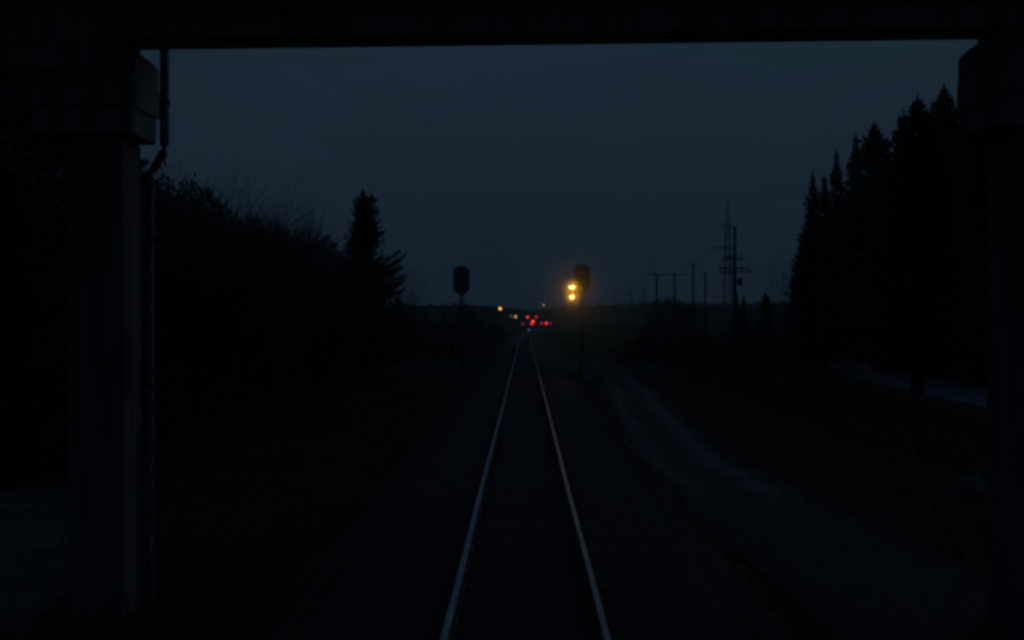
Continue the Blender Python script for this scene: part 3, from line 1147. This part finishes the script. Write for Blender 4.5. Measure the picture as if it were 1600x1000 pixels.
GW = 'row of telegraph poles joined by a thin wire'
pole(1026, 427, 140, [(429, 1012, 1036, 5)], .14, 'leftmost of the three wire-joined poles, its short crossarm reaching left', GW)
pole(1054, 427, 140, [(429, 1044, 1072, 5)], .14, 'middle of the three wire-joined poles, its crossarm reaching right', GW)
pole(1102, 425, 140, [(443, 1101, 1109, 3)], .14, 'right of the three wire-joined poles, with a small bracket halfway up', GW)
A, B_ = at(1036, 429, 140), at(1044, 429, 140)
for pa, pb, lab in (((1036, 429), (1044, 429), 'short thin wire between the left and middle wire-joined poles'), ((1072, 429), (1102, 429), 'long thin wire running level to the right wire-joined pole')):
    A, B_ = at(*pa, 139.8), at(*pb, 139.8)
    w_ = MB(); w_.tube([A.lerp(B_, t / 6) - Vector((0, 0, .12 * math.sin(PI * t / 6))) for t in range(7)], .035, 5)
    tag(w_.build('overhead_wire', M['mast']), lab, 'wire')

# lattice pylon
D = 190
P0 = at(1137, 313, D)
z0 = gz(P0.x, P0.y)
py_ = empty('lattice_pylon', (P0.x, P0.y, z0), label='tall thin lattice pylon with a needle top behind the braced pole', cat='pylon')
H = P0.z - z0
s_ = MB()
zs = HC + (499 - 352) / F * D - z0
lev = [0, 3.2, 6.2, 9, 11.5, 13.8, 15.9, 17.8, zs]
hw = lambda z: .95 - .62 * z / zs
for sx in (-1, 1):
    for sy in (-1, 1):
        s_.bar((sx * hw(0), sy * hw(0), -.3), (sx * hw(zs), sy * hw(zs), zs), .05)
        s_.bar((sx * hw(zs), sy * hw(zs), zs), (0, 0, H), .05)
for a, b_ in zip(lev, lev[1:]):
    for sg in (-1, 1):
        s_.bar((-hw(a), sg * hw(a), a), (hw(b_), sg * hw(b_), b_), .03)
        s_.bar((hw(a), sg * hw(a), a), (-hw(b_), sg * hw(b_), b_), .03)
        s_.bar((sg * hw(a), -hw(a), a), (sg * hw(b_), hw(b_), b_), .03)
        s_.bar((sg * hw(a), hw(a), a), (sg * hw(b_), -hw(b_), b_), .03)
s_.build('lattice_body', M['galv'], py_)
for (ya, xl, xr) in ((352, 1127, 1143), (387, 1114, 1146), (405, 1128, 1158)):
    z = HC + (499 - ya) / F * D - z0
    s_ = MB()
    for xe in (xl, xr):
        x = (xe - 1137) / F * D
        for sy in (-.25, .25):
            s_.bar((0, sy, z + .55), (x, 0, z), .05)
            s_.bar((0, sy, z), (x, 0, z), .06)
        s_.tube([(x, 0, z), (x, 0, z - .8)], .06, 6)
    s_.build('crossarm', M['galv'], py_)

# ------------------------------------------------------------------ small things near the line
def rock(name, px, py, zg, size, label, seed):
    D = (HC - zg) * F / (py - 499)
    x = (px - 820) / F * D
    bpy.ops.mesh.primitive_ico_sphere_add(subdivisions=4, radius=1)
    o = bpy.context.object
    o.name = name
    for v in o.data.vertices:
        k = 1 + .35 * noise.noise(v.co * 1.3 + Vector((seed, 0, 0))) + .12 * noise.noise(v.co * 4 + Vector((seed, 0, 0)))
        v.co = Vector((v.co.x * size[0] * k, v.co.y * size[1] * k, v.co.z * size[2] * k))
    o.location = (x, D, gz(x, D) + size[2] * .3)
    o.data.materials.append(M['stone'])
    tag(o, label, 'rock')


rock('rock', 1095, 983, -.55, (.13, .1, .06), 'small pale stone lying right of the rails, close to the camera', 3)
rock('boulder', 1520, 775, -.8, (.34, .3, .3), 'dim grey boulder at the foot of the right bridge pier', 8)

# ------------------------------------------------------------------ world, sun, camera
W = bpy.data.worlds.new('World')
S.world = W
W.use_nodes = True
nt = W.node_tree
bg = nt.nodes['Background']
SUN_EL, SUN_AZ = 18, 55          # last diffuse daylight, ahead and to the right
tc = nt.nodes.new('ShaderNodeTexCoord')
sep = nt.nodes.new('ShaderNodeSeparateXYZ')
nt.links.new(tc.outputs['Generated'], sep.inputs[0])
rp = nt.nodes.new('ShaderNodeValToRGB')
E = rp.color_ramp.elements
E[0].position = 0; E[0].color = (.0060, .0126, .0195, 1)
E[1].position = 1; E[1].color = (.0155, .0420, .0800, 1)
for ps, c in ((.03, (.0062, .0132, .0218)), (.12, (.0076, .0164, .0270)), (.27, (.0102, .0220, .0350)), (.42, (.0125, .0285, .049))):
    e = E.new(ps); e.color = (*c, 1)
nt.links.new(sep.outputs['Z'], rp.inputs['Fac'])
ns = nt.nodes.new('ShaderNodeTexNoise'); ns.inputs['Scale'].default_value = 2.2; ns.inputs['Detail'].default_value = 4
mp = nt.nodes.new('ShaderNodeMapping'); mp.inputs['Scale'].default_value = (1, 1, 3)
nt.links.new(tc.outputs['Generated'], mp.inputs['Vector']); nt.links.new(mp.outputs['Vector'], ns.inputs['Vector'])
mr = nt.nodes.new('ShaderNodeMapRange')
mr.inputs['From Min'].default_value = .3; mr.inputs['From Max'].default_value = .7
mr.inputs['To Min'].default_value = .91; mr.inputs['To Max'].default_value = 1.09
nt.links.new(ns.outputs['Fac'], mr.inputs['Value'])
vm = nt.nodes.new('ShaderNodeVectorMath'); vm.operation = 'SCALE'
nt.links.new(rp.outputs['Color'], vm.inputs[0]); nt.links.new(mr.outputs['Result'], vm.inputs['Scale'])
n3 = nt.nodes.new('ShaderNodeTexNoise'); n3.inputs['Scale'].default_value = 3.7; n3.inputs['Detail'].default_value = 3
nt.links.new(mp.outputs['Vector'], n3.inputs['Vector'])
tr = nt.nodes.new('ShaderNodeValToRGB')
tr.color_ramp.elements[0].position = .35; tr.color_ramp.elements[0].color = (.90, 1.02, 1.0, 1)
tr.color_ramp.elements[1].position = .65; tr.color_ramp.elements[1].color = (1.18, .97, 1.05, 1)
nt.links.new(n3.outputs['Fac'], tr.inputs['Fac'])
tm = nt.nodes.new('ShaderNodeVectorMath'); tm.operation = 'MULTIPLY'
nt.links.new(vm.outputs[0], tm.inputs[0]); nt.links.new(tr.outputs['Color'], tm.inputs[1])
vm = tm
sky = nt.nodes.new('ShaderNodeTexSky')
sky.sky_type = 'NISHITA'
sky.sun_disc = False
sky.sun_elevation = R(SUN_EL)
sky.sun_rotation = R(SUN_AZ)
sk = nt.nodes.new('ShaderNodeVectorMath'); sk.operation = 'SCALE'; sk.inputs['Scale'].default_value = .00006
nt.links.new(sky.outputs['Color'], sk.inputs[0])
adn = nt.nodes.new('ShaderNodeVectorMath'); adn.operation = 'ADD'
nt.links.new(vm.outputs[0], adn.inputs[0]); nt.links.new(sk.outputs[0], adn.inputs[1])
nt.links.new(adn.outputs[0], bg.inputs['Color'])
bg.inputs['Strength'].default_value = 1.0

sun = bpy.data.lights.new('sun', 'SUN')
sun.energy = .085
sun.angle = R(40)
sun.color = (.55, .8, 1)
so = bpy.data.objects.new('sun', sun)
COL.objects.link(so)
dirv = Vector((math.sin(R(SUN_AZ)) * math.cos(R(SUN_EL)), math.cos(R(SUN_AZ)) * math.cos(R(SUN_EL)), math.sin(R(SUN_EL))))
so.rotation_euler = dirv.to_track_quat('Z', 'Y').to_euler()

cam = bpy.data.cameras.new('camera')
cam.lens = 36
cam.sensor_width = 36
cam.shift_x = -20 / 1600
cam.shift_y = -1 / 1600
cam.clip_start = .1
cam.clip_end = 9000
co = bpy.data.objects.new('camera', cam)
COL.objects.link(co)
co.location = (0, 0, HC)
co.rotation_euler = (R(90), 0, 0)
S.camera = co

S.view_settings.view_transform = 'Standard'
S.view_settings.look = 'None'
S.view_settings.exposure = 0
S.view_settings.gamma = 1
S.render.engine = 'CYCLES'
S.cycles.use_denoising = True
S.cycles.pixel_filter_type = 'BLACKMAN_HARRIS'
S.cycles.filter_width = 3.4
S.cycles.max_bounces = 6
S.cycles.volume_bounces = 0
S.cycles.sample_clamp_indirect = 1.0
